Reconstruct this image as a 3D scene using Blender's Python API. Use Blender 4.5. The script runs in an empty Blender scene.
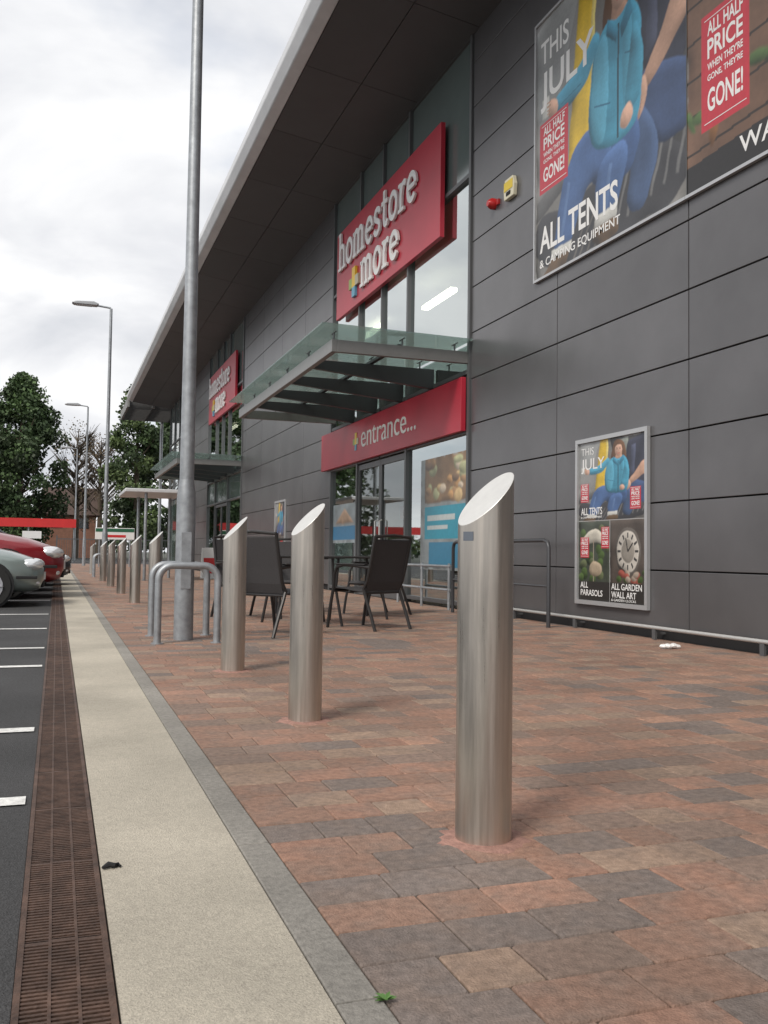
import bpy, math, random
import numpy as np
from mathutils import Vector, Matrix
random.seed(7)
R=random.random
scene=bpy.context.scene
COL=scene.collection
W={}
# ---------------------------------------------------------------- materials
def nd(nt,t,**k):
    n=nt.nodes.new(t)
    for a,b in k.items(): setattr(n,a,b)
    return n
MATS={}
def M(name,col=(.5,.5,.5),rough=.5,metal=0,var=0,scale=6,bump=0,bscale=80,attr=False,spec=.5,stretch=None,coat=0,emit=0,rvar=0,dirt=0,blend=None):
    if name in MATS: return MATS[name]
    m=bpy.data.materials.new(name); m.use_nodes=True
    nt=m.node_tree; b=nt.nodes['Principled BSDF']; L=nt.links.new
    b.inputs['Roughness'].default_value=rough; b.inputs['Metallic'].default_value=metal
    b.inputs['Specular IOR Level'].default_value=spec
    b.inputs['Coat Weight'].default_value=coat
    tc=nd(nt,'ShaderNodeTexCoord'); vec=tc.outputs['Object']
    if stretch:
        mp=nd(nt,'ShaderNodeMapping'); mp.inputs['Scale'].default_value=stretch; L(vec,mp.inputs[0]); vec=mp.outputs[0]
    if attr:
        a=nd(nt,'ShaderNodeVertexColor',layer_name='Col'); csrc=a.outputs['Color']
    else:
        a=nd(nt,'ShaderNodeRGB'); a.outputs[0].default_value=(*col,1); csrc=a.outputs[0]
    if blend:
        bc,bs,bmax=blend
        n=nd(nt,'ShaderNodeTexNoise'); n.inputs['Scale'].default_value=bs; n.inputs['Detail'].default_value=5; L(vec,n.inputs['Vector'])
        mr=nd(nt,'ShaderNodeMapRange'); mr.inputs['From Min'].default_value=.42; mr.inputs['From Max'].default_value=.66; mr.inputs['To Max'].default_value=bmax; L(n.outputs['Fac'],mr.inputs['Value'])
        mi=nd(nt,'ShaderNodeMix',data_type='RGBA'); L(mr.outputs[0],mi.inputs[0]); L(csrc,mi.inputs[6]); mi.inputs[7].default_value=(*bc,1); csrc=mi.outputs[2]
    if var:
        n=nd(nt,'ShaderNodeTexNoise'); n.inputs['Scale'].default_value=scale; n.inputs['Detail'].default_value=6; n.inputs['Roughness'].default_value=.65
        L(vec,n.inputs['Vector'])
        mr=nd(nt,'ShaderNodeMapRange'); mr.inputs['From Min'].default_value=.3; mr.inputs['From Max'].default_value=.7
        mr.inputs['To Min'].default_value=1-var; mr.inputs['To Max'].default_value=1+var
        L(n.outputs['Fac'],mr.inputs['Value'])
        vm=nd(nt,'ShaderNodeVectorMath',operation='SCALE'); L(csrc,vm.inputs[0]); L(mr.outputs[0],vm.inputs['Scale']); csrc=vm.outputs[0]
        if rvar:
            m2=nd(nt,'ShaderNodeMapRange'); m2.inputs['From Min'].default_value=.3; m2.inputs['From Max'].default_value=.7
            m2.inputs['To Min'].default_value=rough-rvar; m2.inputs['To Max'].default_value=rough+rvar
            L(n.outputs['Fac'],m2.inputs['Value']); L(m2.outputs[0],b.inputs['Roughness'])
    if dirt:
        n=nd(nt,'ShaderNodeTexNoise'); n.inputs['Scale'].default_value=1.1; n.inputs['Detail'].default_value=8
        L(tc.outputs['Object'],n.inputs['Vector'])
        mr=nd(nt,'ShaderNodeMapRange'); mr.inputs['From Min'].default_value=.35; mr.inputs['From Max'].default_value=.65
        mr.inputs['To Min'].default_value=1-dirt; mr.inputs['To Max'].default_value=1+dirt*.5
        L(n.outputs['Fac'],mr.inputs['Value'])
        vm=nd(nt,'ShaderNodeVectorMath',operation='SCALE'); L(csrc,vm.inputs[0]); L(mr.outputs[0],vm.inputs['Scale']); csrc=vm.outputs[0]
    L(csrc,b.inputs['Base Color'])
    if emit:
        L(csrc,b.inputs['Emission Color']); b.inputs['Emission Strength'].default_value=emit
    if bump:
        n=nd(nt,'ShaderNodeTexNoise'); n.inputs['Scale'].default_value=bscale; n.inputs['Detail'].default_value=4
        L(vec,n.inputs['Vector']); bp=nd(nt,'ShaderNodeBump'); bp.inputs['Strength'].default_value=bump; bp.inputs['Distance'].default_value=.01
        L(n.outputs['Fac'],bp.inputs['Height']); L(bp.outputs[0],b.inputs['Normal'])
    MATS[name]=m; return m
def glassmat(name,tint,base=.12,gain=.8,rough=.02,gcol=(.9,.95,.95),frost=0):
    m=bpy.data.materials.new(name); m.use_nodes=True; nt=m.node_tree; nt.nodes.clear(); L=nt.links.new
    o=nd(nt,'ShaderNodeOutputMaterial'); mx=nd(nt,'ShaderNodeMixShader'); t=nd(nt,'ShaderNodeBsdfTransparent'); t.inputs[0].default_value=(*tint,1)
    g=nd(nt,'ShaderNodeBsdfGlossy'); g.inputs['Color'].default_value=(*gcol,1); g.inputs['Roughness'].default_value=rough
    f=nd(nt,'ShaderNodeFresnel'); f.inputs[0].default_value=1.5
    ma=nd(nt,'ShaderNodeMath',operation='MULTIPLY_ADD',use_clamp=True); L(f.outputs[0],ma.inputs[0]); ma.inputs[1].default_value=gain; ma.inputs[2].default_value=base
    src=t.outputs[0]
    if frost:
        tr=nd(nt,'ShaderNodeBsdfTranslucent'); tr.inputs[0].default_value=(.66,.74,.71,1); m2=nd(nt,'ShaderNodeMixShader'); m2.inputs[0].default_value=frost
        L(t.outputs[0],m2.inputs[1]); L(tr.outputs[0],m2.inputs[2]); src=m2.outputs[0]
    L(ma.outputs[0],mx.inputs[0]); L(src,mx.inputs[1]); L(g.outputs[0],mx.inputs[2]); L(mx.outputs[0],o.inputs[0])
    return m
m_asphalt=M('asphalt',(.055,.055,.057),.85,var=.4,scale=70,bump=.7,bscale=200,dirt=.25)
m_conc=M('concrete_strip',(.47,.43,.355),.85,var=.22,scale=150,bump=.45,bscale=260,dirt=.22,blend=((.39,.355,.295),30,.5))
m_kerb=M('kerb_concrete',(.27,.255,.23),.85,var=.25,scale=60,bump=.4,bscale=200,dirt=.3)
m_block=M('block_paving',rough=.8,attr=True,var=.30,scale=40,bump=.5,bscale=180,dirt=.16,spec=.4,blend=((.225,.17,.14),9,.6))
m_joint=M('joint_sand',(.085,.068,.055),.95,var=.4,scale=40)
m_iron=M('rusty_iron',(.105,.062,.045),.62,metal=.3,var=.5,scale=14,bump=.3,bscale=120,dirt=.3)
m_black=M('matt_black',(.012,.012,.013),.7)
m_steel=M('brushed_stainless',(.58,.535,.48),.33,metal=.94,var=.15,scale=3,stretch=(18,18,.8),rvar=.07,bump=.05,bscale=10,dirt=.22)
m_steelcap=M('satin_steel_cap',(.72,.71,.68),.42,metal=.6,var=.06,scale=20)
m_mortar=M('pink_mortar',(.32,.18,.145),.9,var=.3,scale=30,bump=.5,bscale=120)
m_galv=M('galvanised_steel',(.37,.39,.41),.48,metal=.65,var=.2,scale=14,dirt=.2)
m_alu=M('canopy_aluminium',(.25,.25,.245),.42,metal=.5,var=.06,scale=8)
m_panel=M('grey_cladding',rough=.31,attr=True,metal=.35,var=.06,scale=1.5,dirt=.12,spec=.65)
m_soffit=M('soffit_cladding',rough=.5,attr=True,var=.05,scale=2)
m_fascia=M('roof_edge_metal',(.68,.69,.70),.4,metal=.2,var=.05,scale=3,dirt=.08)
m_frame=M('window_frame_grey',(.12,.125,.13),.45,metal=.3)
m_rail=M('dark_rail_steel',(.07,.072,.078),.4,metal=.4)
m_span=M('spandrel_glass',(.13,.165,.16),.08,var=.08,scale=1,spec=1.0)
m_red=M('sign_red',(.46,.022,.045),.35,var=.05,scale=2,dirt=.08)
m_white=M('white_lettering',(.8,.8,.79),.45)
m_paint=M('road_paint',(.74,.74,.72),.75,var=.3,scale=50,bump=.3,bscale=150,dirt=.2)
m_print=M('printed_panel',rough=.3,attr=True,var=.03,scale=60)
m_sling=M('dark_sling_fabric',(.045,.043,.045),.75,var=.25,scale=120,bump=.3,bscale=300)
m_frameblk=M('dark_powder_coat',(.035,.033,.033),.4,metal=.3)
m_glass=glassmat('shop_glass',(.50,.56,.54),.44,1.2)
m_cglass=glassmat('canopy_glass',(.74,.83,.80),.08,.5,.08,(.8,.87,.86),frost=.2)
m_carglass=M('car_glass',(.02,.025,.028),.08,spec=.8)
m_tyre=M('tyre_rubber',(.02,.02,.02),.85)
m_rim=M('alloy_rim',(.5,.5,.52),.35,metal=.8)
m_lamp=M('headlamp_lens',(.7,.72,.74),.1,metal=.4,spec=.8)
m_bark=M('bark',(.09,.07,.05),.9,var=.3,scale=10,bump=.5,bscale=30)
m_leaf=M('leaves',rough=.65,attr=True,var=.3,scale=2)
m_inner=M('interior_paint',rough=.7,attr=True,var=.1,scale=2)
m_tube=M('lit_tube',(1,.93,.72),.5,emit=9)
m_brick=M('far_brick',(.26,.13,.09),.85,var=.2,scale=3)
m_roof=M('far_roof',(.09,.06,.05),.8,var=.2,scale=4)
m_redsheet=M('red_banner_sheet',(.6,.03,.03),.5,var=.08,scale=2)
# ---------------------------------------------------------------- mesh builder
class MB:
    def __init__(s): s.v=[];s.f=[];s.c=[];s.m=[]
    def add(s,vs,fs,col=(.5,.5,.5),mi=0):
        o=len(s.v); s.v+= [tuple(v) for v in vs]
        for f in fs: s.f.append([i+o for i in f]); s.c.append(col); s.m.append(mi)
    def box(s,x0,x1,y0,y1,z0,z1,col=(.5,.5,.5),mi=0):
        vs=[(x,y,z) for z in(z0,z1) for y in(y0,y1) for x in(x0,x1)]
        s.add(vs,[(0,2,3,1),(4,5,7,6),(0,1,5,4),(2,6,7,3),(0,4,6,2),(1,3,7,5)],col,mi)
    def tube(s,pts,r,n=12,col=(.5,.5,.5),mi=0,closed=False,caps=True):
        P=[Vector(p) for p in pts]; k=len(P); vs=[]; up=None
        for i,p in enumerate(P):
            a=P[(i-1)%k] if (i>0 or closed) else P[i]; b=P[(i+1)%k] if (i<k-1 or closed) else P[i]
            t=(b-a).normalized()
            if up is None: up=Vector((0,0,1)) if abs(t.z)<.9 else Vector((1,0,0))
            u=(up-t*up.dot(t)).normalized(); up=u; w=t.cross(u)
            rr=r[i] if isinstance(r,(list,tuple)) else r
            for j in range(n):
                an=2*math.pi*j/n; vs.append(p+(u*math.cos(an)+w*math.sin(an))*rr)
        fs=[]
        for i in range(k if closed else k-1):
            for j in range(n):
                a=i*n+j;b=i*n+(j+1)%n;i2=(i+1)%k
                fs.append((a,b,i2*n+(j+1)%n,i2*n+j))
        if caps and not closed: fs.append(tuple(range(n-1,-1,-1))); fs.append(tuple(range((k-1)*n,k*n)))
        s.add(vs,fs,col,mi)
    def prism(s,poly,fn,d0,d1,col=(.5,.5,.5),mi=0):
        n=len(poly); vs=[fn(a,b,d0) for a,b in poly]+[fn(a,b,d1) for a,b in poly]
        fs=[tuple(range(n-1,-1,-1)),tuple(range(n,2*n))]+[(i,(i+1)%n,n+(i+1)%n,n+i) for i in range(n)]
        s.add(vs,fs,col,mi)
    def ell(s,c,r,n=14,k=8,col=(.5,.5,.5),mi=0):
        vs=[];fs=[]
        for i in range(k+1):
            t=math.pi*i/k
            for j in range(n):
                p=2*math.pi*j/n; vs.append((c[0]+r[0]*math.sin(t)*math.cos(p),c[1]+r[1]*math.sin(t)*math.sin(p),c[2]+r[2]*math.cos(t)))
        for i in range(k):
            for j in range(n): fs.append((i*n+j,(i+1)*n+j,(i+1)*n+(j+1)%n,i*n+(j+1)%n))
        s.add(vs,fs,col,mi)
def mkmesh(name,mb,off=None):
    me=bpy.data.meshes.new(name)
    vs=mb.v if off is None else [(v[0]-off[0],v[1]-off[1],v[2]-off[2]) for v in mb.v]
    me.from_pydata(vs,[],mb.f); me.polygons.foreach_set('material_index',mb.m)
    ca=me.color_attributes.new('Col','FLOAT_COLOR','CORNER'); arr=[]
    for f,c in zip(mb.f,mb.c): arr+= [c[0],c[1],c[2],1.0]*len(f)
    ca.data.foreach_set('color',arr); me.update()
    return me
def fin(me,mats,smooth):
    for m in (mats if isinstance(mats,(list,tuple)) else [mats]): me.materials.append(m)
    if smooth:
        me.polygons.foreach_set('use_smooth',[True]*len(me.polygons)); me.set_sharp_from_angle(angle=math.radians(38))
def thing(name,loc,label=None,cat=None,group=None,parent=None,rz=0):
    e=bpy.data.objects.new(name,None); COL.objects.link(e); loc=Vector(loc); W[e]=loc; e.empty_display_size=.2
    if parent: e.parent=parent; e.location=loc-W[parent]
    else: e.location=loc
    e.rotation_euler=(0,0,rz)
    if label: e['label']=label
    if cat: e['category']=cat
    if group: e['group']=group
    return e
def part(parent,name,mb,mats,world=False,smooth=False,bevel=0,label=None,loc=(0,0,0)):
    me=mb if isinstance(mb,bpy.types.Mesh) else mkmesh(name,mb,W[parent]+Vector(loc) if world else None)
    fin(me,mats,smooth)
    o=bpy.data.objects.new(name,me); COL.objects.link(o); o.parent=parent; o.location=loc
    W[o]=W[parent]+Vector(loc)
    if bevel:
        b=o.modifiers.new('b','BEVEL'); b.width=bevel; b.segments=2; b.limit_method='ANGLE'
    if label: o['label']=label
    return o
def struct(name,mb,mats,smooth=False,kind='structure',label=None,cat=None):
    me=mkmesh(name,mb); fin(me,mats,smooth); o=bpy.data.objects.new(name,me); COL.objects.link(o); o['kind']=kind
    o['label']=label or name.replace('_',' '); o['category']=cat or name.replace('_',' '); W[o]=Vector((0,0,0)); return o
def dup(o,loc=None,parent=None,rz=None):
    c=o.copy(); COL.objects.link(c); W[c]=W[o]
    if parent: c.parent=parent
    if loc is not None: c.location=loc; W[c]=Vector(loc)
    if rz is not None: c.rotation_euler=(0,0,rz)
    for ch in list(o.children): dup(ch,parent=c)
    return c
WX=5.52
def txt(lines,width=None,height=None,bold=0.0,depth=.002,align='LEFT',sp=.9):
    cu=bpy.data.curves.new('t','FONT'); cu.body=lines; cu.size=1; cu.offset=bold; cu.extrude=depth; cu.align_x=align; cu.space_line=sp; cu.resolution_u=4
    ob=bpy.data.objects.new('t',cu); COL.objects.link(ob); bpy.context.view_layer.update()
    me=bpy.data.meshes.new_from_object(ob.evaluated_get(bpy.context.evaluated_depsgraph_get()))
    V=[tuple(v.co) for v in me.vertices]; F=[list(p.vertices) for p in me.polygons]
    bpy.data.objects.remove(ob); bpy.data.meshes.remove(me)
    x0=min(v[0] for v in V);x1=max(v[0] for v in V);y0=min(v[1] for v in V);y1=max(v[1] for v in V)
    sx=width/(x1-x0) if width else None; sy=height/(y1-y0) if height else None
    sx=sx or sy; sy=sy or sx
    return [((v[0]-x0)*sx,(v[1]-y0)*sy,v[2]) for v in V],F
def walltext(mb,lines,yl,zb,width=None,height=None,xf=WX,bold=.01,depth=.0006,align='LEFT',sp=.9,col=(.8,.8,.8)):
    V,F=txt(lines,width,height,bold,depth,align,sp)
    mb.add([(xf-v[2],yl-v[0],zb+v[1]) for v in V],[f[:] for f in F],col)
# ---------------------------------------------------------------- ground
g=MB(); g.add([(-400,-200,-.03),(400,-200,-.03),(400,600,-.03),(-400,600,-.03)],[(0,1,2,3)]); struct('ground',g,M('far_ground',(.07,.075,.06),.9,var=.3,scale=.5))
GX=.010
g=MB(); g.add([(-60,-20,-.014),(-.062+GX,-20,-.014),(-.062+GX,90,-.014),(-60,90,-.014)],[(0,1,2,3)]); struct('car_park_road',g,m_asphalt,label='dark asphalt car park surface',cat='car park')
g=MB(); g.add([(-.062+GX,56,-.012),(30,56,-.012),(30,90,-.012),(-.062+GX,90,-.012)],[(0,1,2,3)]); struct('service_road',g,m_asphalt,cat='road')
g=MB()
for yy in (3.12,4.35,6.72,7.95,9.9,12.1):
    g.add([(-5,yy,-.009),(-.07,yy,-.009),(-.07,yy+.1,-.009),(-5,yy+.1,-.009)],[(0,1,2,3)])
for k in range(9):
    yy=15.35+2.55*k; g.add([(-5,yy,-.009),(-.07,yy,-.009),(-.07,yy+.1,-.009),(-5,yy+.1,-.009)],[(0,1,2,3)])
struct('parking_markings',g,m_paint,label='white painted parking bay lines',cat='road marking')
g=MB(); y=-3.0
while y<56:
    g.box(.114+GX,.463+GX,y+.002,y+19.664,-.03,.002); y+=19.666
struct('concrete_strip',g,m_conc,label='pale concrete channel strip beside drain',cat='path')
g=MB(); y=-3.0
while y<56:
    g.box(.467+GX,.550+GX,y+.002,y+.913,-.03,.003); y+=.915
k=struct('kerb',g,m_kerb,label='flush grey kerb edging stones'); b=k.modifiers.new('b','BEVEL'); b.width=.003; b.segments=2
g=MB(); g.box(-.062+GX,.112+GX,-3,56,-.029,-.02); 
struct('drain_channel',g,m_black,label='drain channel floor painted black for deep trench shade',cat='drain')  # black floor stands in for the shade of a deeper trench
g=MB(); gy=-1.0
g.box(-.060+GX,-.048+GX,-1,56,-.02,0); g.box(.098+GX,.110+GX,-1,56,-.02,0); g.box(-.003+GX,.003+GX,-1,56,-.02,-.001); g.box(.047+GX,.053+GX,-1,56,-.02,-.001)
while gy<56:
    st=.0155 if gy<16 else .031
    wd=.0075 if gy<16 else .015
    wd2=wd*2.6 if int(gy/.5)!=int((gy+st)/.5) else wd
    for q,(xa,xb) in enumerate(((-.048,-.003),(.003,.047),(.053,.098))):
        o_=st*.5 if q==1 else 0
        g.box(xa+GX,xb+GX,gy+o_,gy+o_+wd2,-.02,-.002)
    gy+=st
gr=thing('drain_grating',(0,0,0),'rusty slotted iron drain grating along car park edge','drain grating')
part(gr,'slotted_grating',g,m_iron,world=True)
# block paving
PX=.552+GX
g=MB(); g.box(PX,WX+.1,-3,56,-.03,-.006,mi=1)
pal=[((.335,.195,.142),28),((.295,.182,.135),28),((.325,.23,.172),15),((.25,.18,.145),17),((.20,.162,.143),7),((.37,.22,.158),7)]
tot=sum(p[1] for p in pal)
def pick():
    r=R()*tot
    for c,w in pal:
        r-=w
        if r<0: return c
    return pal[0][0]
y=-2.4
while y<55.9:
    cw=.158; x=PX+.002
    while x<WX-.01:
        L=random.choice((.158,.158,.2,.235,.235)); 
        if x+L>WX-.06: L=WX-x
        gp=.0017; a,b_,c_,d_=x+gp,x+L-gp,y+gp,y+cw-gp
        col=Vector(pick())
        if math.sin(x*1.3+y*.7)+math.sin(y*1.1-x*.6)>.8 and R()<.35: col=Vector((.20,.165,.148))
        col=col*(0.9+.2*R())
        dz=(R()-.5)*.002
        tilt=(R()-.5)*.0014
        if y<9:
            bv=.003; cn=.002+.0015*R()
            jit=[((R()-.5)*.0010,(R()-.5)*.0010) for _ in range(8)]
            def ring(i,z,cc):
                pts=[(a+cc+i,c_+i),(b_-cc-i,c_+i),(b_-i,c_+cc+i),(b_-i,d_-cc-i),(b_-cc-i,d_-i),(a+cc+i,d_-i),(a+i,d_-cc-i),(a+i,c_+cc+i)]
                return [(px+jx,py+jy,z+(dz+tilt*(1 if k in(2,3,4) else -1) if z>-.003 else 0)) for k,((px,py),(jx,jy)) in enumerate(zip(pts,jit))]
            vs=ring(0,-.009,cn)+ring(.0006,-.0032,cn)+ring(bv,0,cn)
            fs=[tuple(range(16,24))]+[(8+i,8+(i+1)%8,16+(i+1)%8,16+i) for i in range(8)]+[(i,(i+1)%8,8+(i+1)%8,8+i) for i in range(8)]
        else:
            bv=.0045
            vs=[(a,c_,-.006),(b_,c_,-.006),(b_,d_,-.006),(a,d_,-.006),(a+bv,c_+bv,dz),(b_-bv,c_+bv,dz),(b_-bv,d_-bv,dz),(a+bv,d_-bv,dz)]
            fs=[(4,5,6,7),(0,1,5,4),(1,2,6,5),(2,3,7,6),(3,0,4,7)]
        g.add(vs,fs,tuple(col)); x+=L
    y+=cw
pv=struct('pavement',g,[m_block,m_joint],label='red brown and grey block paving outside shop',cat='pavement')
# ---------------------------------------------------------------- bollards
def bollard_master():
    e=thing('bollard',(1.130,2.357,0),'brushed stainless steel bollard with slanted top set in block paving','bollard','steel bollards along the pavement edge')
    r=.0775;n=48; az=math.radians(9); tn=1.0
    mb=MB(); vs=[]
    zs=[0,.3,.6]
    for z in zs: vs+=[(r*math.cos(2*math.pi*j/n),r*math.sin(2*math.pi*j/n),z) for j in range(n)]
    top=[]
    for j in range(n):
        a=2*math.pi*j/n; x=r*math.cos(a);y=r*math.sin(a); top.append((x,y,1.017-tn*r+tn*(x*math.cos(az)+y*math.sin(az))))
    vs+=top; fs=[]
    for i in range(3):
        for j in range(n): fs.append((i*n+j,i*n+(j+1)%n,(i+1)*n+(j+1)%n,(i+1)*n+j))
    mb.add(vs,fs); part(e,'post',mb,m_steel,smooth=True)
    cb=MB(); q=.985
    def pl(x,y,dz): return (x,y,1.017-tn*r+tn*(x*math.cos(az)+y*math.sin(az))+dz)
    ring0=[(x,y,z) for x,y,z in top]; ring1=[pl(x*q,y*q,.0015) for x,y,z in top]
    cb.add(ring0+ring1,[(j,(j+1)%n,n+(j+1)%n,n+j) for j in range(n)]+[tuple(range(n,2*n))])
    part(e,'slanted_cap',cb,m_steelcap)
    mm=MB(); k=28; r2=[.12+.035*R() for _ in range(k)]
    vs=[(.074*math.cos(2*math.pi*j/k),.074*math.sin(2*math.pi*j/k),.006) for j in range(k)]+[(r2[j]*.8*math.cos(2*math.pi*j/k),r2[j]*.8*math.sin(2*math.pi*j/k),.0045) for j in range(k)]+[(r2[j]*math.cos(2*math.pi*j/k),r2[j]*math.sin(2*math.pi*j/k),-.004) for j in range(k)]
    fs=[(i*k+j,i*k+(j+1)%k,(i+1)*k+(j+1)%k,(i+1)*k+j) for i in range(2) for j in range(k)]
    mm.add([v for v in vs],[f[::-1] for f in fs]); part(e,'mortar_collar',mm,m_mortar,smooth=True)
    return e
b0=bollard_master()
for i,yy in enumerate([4.25,6.14,11.35,14.3,17.4,20.8,24.4,32.0]):
    c=dup(b0,(1.115,yy,0),rz=math.radians(random.uniform(-6,6)))
st=MB(); n=6; r=.0785
vs=[]
for z in (.82,.845):
    for j in range(n+1):
        a=math.radians(193+26*j/n); vs.append((r*math.cos(a),r*math.sin(a),z))
st.add(vs,[(j,j+1,n+1+j+1,n+1+j) for j in range(n)]); part(b0,'sticker',st,M('sticker_grey',(.12,.14,.17),.5),smooth=True)
# ---------------------------------------------------------------- protective hoops
def hoop(x0,x1,y,h=.66,r=.031):
    e=thing('hoop_barrier',((x0+x1)/2,y,0),'galvanised steel hoop barrier guarding a lamp post','barrier','hoop barriers around the lamp posts')
    w=(x1-x0)/2; c=.12; pts=[(-w,0,0),(-w,0,h-c)]
    for k in range(1,7): a=math.pi/2*k/6; pts.append((-w+c-c*math.cos(a),0,h-c+c*math.sin(a)))
    for k in range(0,7): a=math.pi/2*k/6; pts.append((w-c+c*math.sin(a),0,h-c+c*math.cos(a)))
    pts.append((w,0,0)); mb=MB(); mb.tube(pts,r,14); part(e,'bent_tube',mb,m_galv,smooth=True)
    for s in(-w,w):
        mb=MB(); mb.tube([(s,0,-.004),(s,0,.008)],.055,14); part(e,'base_plate',mb,m_galv)
    return e
hoop(.82,1.32,8.05); hoop(.84,1.34,8.80); hoop(1.05,1.60,28.3); hoop(1.05,1.60,29.1)
# ---------------------------------------------------------------- lamps
def lamp(x,y,hh=8.0,first=False,big=1.0):
    e=thing('street_lamp',(x,y,0),'tall tapered galvanised street lamp beside car park' if not first else 'tall galvanised lamp post standing between hoop barriers','street lamp','street lamps along the pavement')
    mb=MB(); mb.tube([(0,0,0),(0,0,1.25),(0,0,1.30),(0,0,1.42)],[.086*big,.084*big,.08*big,.064*big],20); mb.tube([(0,0,1.38),(0,0,hh)],[.064*big,.043*big],20)
    part(e,'pole',mb,m_galv,smooth=True)
    mb=MB(); mb.box(-.045,.045,-.088*big,-.080*big,.45,.95); part(e,'access_door',mb,m_galv,bevel=.003)
    mb=MB(); mb.tube([(0,0,hh-.05),(-.02,0,hh+.02),(-.45,0,hh+.06)],.03,10); part(e,'bracket_arm',mb,m_galv,smooth=True)
    mb=MB(); P=[(-.35,.03),(-.5,.09),(-1.0,.06),(-1.12,0.01),(-1.05,-.03),(-.4,-.03)]
    mb.prism(P,lambda a,b,d:(a,d,hh+.06+b),-.13,.13); part(e,'lamp_head',mb,M('lamp_housing',(.42,.43,.44),.4,metal=.5),bevel=.02)
    mb=MB(); mb.box(-1.0,-.55,-.1,.1,hh+.02,hh+.03-.002); part(e,'lamp_lens',mb,M('lamp_lens',(.55,.57,.58),.2))
lamp(1.08,8.40,8,True); lamp(1.34,28.7,8,big=.95); lamp(1.3,49,8,big=.95); lamp(1.2,70,8,big=.95)
# ---------------------------------------------------------------- building
bd=thing('retail_building',(WX,20,0),'long dark grey clad retail building with overhanging roof','building')
def clad(y0,y1,y_al=12.05):
    mb=MB(); PW=2.43
    ys=[y0]; k=math.ceil((y0-y_al)/PW+1e-6)
    while y_al+k*PW<y1-.3:
        if y_al+k*PW-y0>.3: ys.append(y_al+k*PW)
        k+=1
    ys.append(y1)
    for a,b in zip(ys,ys[1:]):
        z=.0; j=0
        while z<8.42:
            z1=min(z+.66,8.42); c=.130*(.92+.16*R())
            mb.box(WX,WX+.06,a+.007,b-.007,z+(.007 if j else .12),z1-.007 if z1-z>.3 else z1,(c,c*.985,c*1.02)); z=z1; j+=1
    part(bd,'clad_wall',mb,m_panel,world=True,bevel=.004)
    mb=MB(); mb.box(WX+.055,WX+.3,y0,y1,0,8.4,(.01,.01,.01)); part(bd,'wall_backing',mb,m_black,world=True)
clad(-7.15,12.05); clad(19.2,29.45,19.2); clad(36.6,44.0,36.6)
mb=MB(); mb.box(WX+.02,WX+.05,-7.15,12.04,-.02,.11,(.02,.02,.02)); part(bd,'plinth',mb,m_black,world=True)
mb=MB(); mb.box(WX+.3,30,50.0,50.3,0,8.7,(.08,.08,.085)); mb.box(WX+.3,30,-7.4,-7.15,0,8.7,(.08,.08,.085)); mb.box(30,30.3,-7.4,50.3,0,8.7,(.08,.08,.085))
part(bd,'rear_wall',mb,m_panel,world=True)
mb=MB(); mb.prism([(3.27,8.84),(3.37,8.67),(3.56,8.61),(3.56,8.98),(3.36,9.01),(3.27,8.99)],lambda a,b,d:(a,d,b),-7.4,50.4); part(bd,'roof_fascia',mb,m_fascia,world=True,bevel=.02)
mb=MB(); mb.add([(3.57,-7.4,8.97),(31,-7.4,9.4),(31,50.4,9.4),(3.57,50.4,8.97)],[(0,1,2,3)]); mb.add([(3.57,-7.4,8.90),(31,-7.4,8.90),(31,50.4,8.90),(3.57,50.4,8.90)],[(0,3,2,1)]); mb.box(3.57,31,50.36,50.4,8.66,8.95)
part(bd,'roof',mb,m_fascia,world=True)
mb=MB(); y=-7.35
def sz(x): return 8.62-.27*(x-3.57)/(WX-3.57)
while y<50.3:
    y1=min(y+2.4,50.35)
    for xa,xb in((3.57,4.5),(4.512,WX+.05)):
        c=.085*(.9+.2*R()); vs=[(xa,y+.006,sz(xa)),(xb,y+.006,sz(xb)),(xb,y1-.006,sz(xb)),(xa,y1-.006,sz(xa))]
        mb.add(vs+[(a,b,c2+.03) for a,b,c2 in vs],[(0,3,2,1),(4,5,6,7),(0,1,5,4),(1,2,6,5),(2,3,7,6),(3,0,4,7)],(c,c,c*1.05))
    y=y1
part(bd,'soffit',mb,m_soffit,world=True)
mb=MB(); mb.box(3.57,WX+.3,-7.3,50.3,8.68,8.70); part(bd,'soffit_backing',mb,m_black,world=True)
mb=MB()
for k in range(10):
    yy=50.75+k*.5; mb.box(3.4,7.5,yy,yy+.07,8.30,8.72,(.07,.07,.07))
for xx in(3.3,4.6,5.9,7.2): mb.box(xx,xx+.12,50.41,55.6,8.36,8.82,(.25,.25,.25))
mb.box(3.3,7.3,55.61,55.75,8.36,8.9,(.45,.45,.45))
part(bd,'louvre_screen',mb,m_soffit,world=True)
mb=MB(); mb.tube([(5.6,55.4,8.4),(5.6,55.4,0)],.09,12)
part(bd,'support_column',mb,m_galv,world=True,smooth=True)
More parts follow.
